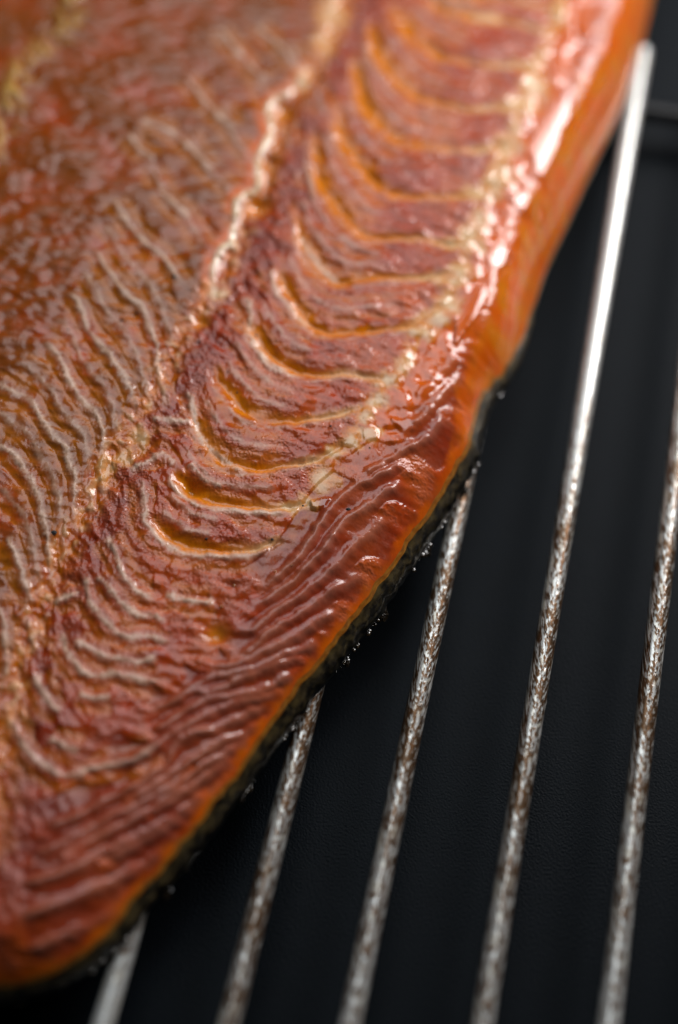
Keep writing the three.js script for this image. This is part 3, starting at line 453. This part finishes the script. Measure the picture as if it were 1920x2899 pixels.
  for (let i = 0; i < 220; i++) {
    const k = clamp(Math.floor(NT * (0.44 + 0.42 * rnd())), 1, NT - 1); if (noise(k * 0.035, 4.4) < 0.05) continue;
    const q = sidePoint(k, 0.7 + 0.33 * rnd() * rnd()), r = 0.1 + 0.45 * Math.pow(rnd(), 3);
    const m = mesh('grease_bead', bead, greaseMat, fish); m.position.set((q[0] + 0.1) / 1000, ROD_TOP + (q[1] + 0.05) / 1000, (q[2] + 0.1) / 1000); m.scale.set(r, r * 0.55, r * 1.1).divideScalar(1000);
  }
  const lump = (x, y, z, r, sx, sy, sz) => { const g = new THREE.IcosahedronGeometry(1, 4), q = g.attributes.position, k = rnd() * 90; for (let i = 0; i < q.count; i++) { const a = q.getX(i), b = q.getY(i), c = q.getZ(i), w = 1 + 0.45 * noise(a * 1.5 + k, b * 1.5 + c * 1.2) + 0.22 * noise(a * 3.4 + k, c * 3.4 - b * 2.6); q.setXYZ(i, a * w * sx, b * w * sy, c * w * sz); } g.computeVertexNormals(); const m = mesh('charred_drip', g, crust, fish); m.position.set(x / 1000, y / 1000, z / 1000); m.scale.setScalar(r / 1000); return m; };
  const crust = new THREE.MeshPhysicalMaterial({ color: new THREE.Color().setRGB(0.018, 0.011, 0.005), roughness: 0.22, clearcoat: 1, clearcoatRoughness: 0.08 });
  for (const [px, py, r] of [[1064, 1128, 1.5], [1048, 1160, 1.7], [1030, 1190, 1.4], [1012, 1218, 1.6], [1000, 1246, 1.1], [978, 1262, 1.2], [1076, 1098, 1.2], [958, 1290, 0.9], [1096, 1046, 0.9]]) { const q = onPlane(px * D2S, py * D2S, ROD_TOP + 0.0008); lump(q[0] * 1000 - 1.0, ROD_TOP * 1000 + 0.7, q[1] * 1000 - 0.6, r, 1, 0.7, 1.25); }
  for (const t of [0.52, 0.56, 0.6, 0.63, 0.67, 0.71, 0.76]) { const q = sidePoint(Math.floor(t * NT), 0.9); lump(q[0], ROD_TOP * 1000 + 0.3, q[2], 0.6 + 0.5 * rnd(), 1, 0.7, 1.3); }
  const spots = []; for (let i = 0; i < 70; i++) { const t = rnd(), c = i < 45 ? fatLine : midline, P = c[Math.floor(t * (c.length - 1))], Q = c[Math.floor(t * (c.length - 1)) + 1], f = rnd(); spots.push([lerp(P[0], Q[0], f) + 7 * (rnd() - 0.45), lerp(P[1], Q[1], f) + 7 * (rnd() - 0.5)]); }
  for (const [x, z] of spots) { if (dEdge(x, z) < 1.5) continue; const r = 0.07 + 0.2 * Math.pow(rnd(), 3), m = mesh('oil_bead', bead, clearMat, fish); m.position.set(x / 1000, ROD_TOP + (bodyH(x, z) + heightAt(x, z) + 0.25 * r) / 1000, z / 1000); m.scale.set(r, r * 0.7, r).divideScalar(1000); }
}

// ---------------------------------------------------------------- specks of soot on the fish
{
  const mat = new THREE.MeshStandardMaterial({ color: new THREE.Color().setRGB(0.008, 0.009, 0.010), roughness: 0.6 });
  const put = (c, x, y, a, b, label, group) => {
    const p = trace(c, x, y)[0], g = new THREE.IcosahedronGeometry(1, 2), q = g.attributes.position, k = rnd() * 50;
    for (let i = 0; i < q.count; i++) { const s = 1 + 0.35 * noise(q.getX(i) * 1.6 + k, q.getY(i) * 1.6 + q.getZ(i) * 1.1); q.setXYZ(i, q.getX(i) * s, q.getY(i) * s, q.getZ(i) * s); } g.computeVertexNormals();
    const m = mesh('soot_fleck', g, mat); tag(m, label, 'soot', group); m.position.set(p[0] / 1000, ROD_TOP + (bodyH(p[0], p[1]) + heightAt(p[0], p[1]) + b * 0.25) / 1000, p[1] / 1000); m.scale.set(a / 1000, b * 0.6 / 1000, b / 1000); m.rotation.y = -0.3 + 0.6 * (rnd() - 0.5);
  };
  put('D', 808, 468, 0.62, 0.3, 'largest black soot fleck, on the flesh left of the pearly membrane');
  put('D', 250, 1645, 0.6, 0.4, 'dull black soot crumb in a fold beside the pale seams'); 
  put('E', 1122, 228, 0.42, 0.28, 'black soot fleck on the close parallel folds of the belly wall');
  for (const [c, x, y, r] of [['D', 770, 460, 0.2], ['D', 548, 412, 0.2], ['D', 632, 627, 0.24], ['D', 565, 662, 0.26], ['D', 920, 760, 0.2], ['D', 315, 705, 0.14], ['D', 748, 845, 0.12], ['C', 400, 890, 0.18], ['C', 165, 1048, 0.15], ['C', 270, 1065, 0.14], ['C', 312, 1155, 0.14], ['C', 655, 718, 0.15], ['C', 746, 1320, 0.16], ['E', 912, 212, 0.16], ['E', 465, 370, 0.2], ['E', 770, 372, 0.2], ['D', 350, 240, 0.14], ['D', 1475, 465, 0.13], ['D', 295, 905, 0.12]])
    put(c, x, y, r * 1.3, r, 'tiny black soot speck stuck to the salmon flesh', 'tiny soot specks on the salmon');
}

// ---------------------------------------------------------------- added softboxes in place of window light, outside the frame
for (const l of LAMPS) {
  const box = thing('added_softbox', l.label, 'lamp', 'added softbox lamps');
  const dark = new THREE.MeshStandardMaterial({ color: new THREE.Color().setRGB(0.02, 0.02, 0.02), roughness: 0.7 });
  const glow = new THREE.MeshStandardMaterial({ color: new THREE.Color().setRGB(0.8, 0.8, 0.8), emissive: new THREE.Color().setRGB(...l.tint), emissiveIntensity: 0.04 * l.power, roughness: 0.9 });
  const q = l.light.quaternion, put = (m, back) => { m.position.copy(l.at).addScaledVector(l.v, back); m.quaternion.copy(q); };
  put(mesh('diffuser', new THREE.BoxGeometry(l.w, l.h, 0.004), glow, box), 0.006);
  const hg = new THREE.CylinderGeometry(0.08, 0.7072, 0.22, 4, 1, true); hg.rotateY(Math.PI / 4); hg.rotateX(-Math.PI / 2);
  const shell = mesh('housing', hg, dark, box); put(shell, 0.122); shell.scale.set(l.w, l.h, 1);
  const top = l.at.clone().addScaledVector(l.v, 0.2);
  const pole = mesh('pole', new THREE.CylinderGeometry(0.012, 0.012, top.y - 0.02, 20), dark, box); pole.position.set(top.x, (top.y - 0.02) / 2 + 0.02, top.z);
  const foot = mesh('base', new THREE.CylinderGeometry(0.12, 0.13, 0.02, 40), dark, box); foot.position.set(top.x, 0.011, top.z);
}
renderer.render(scene, camera);
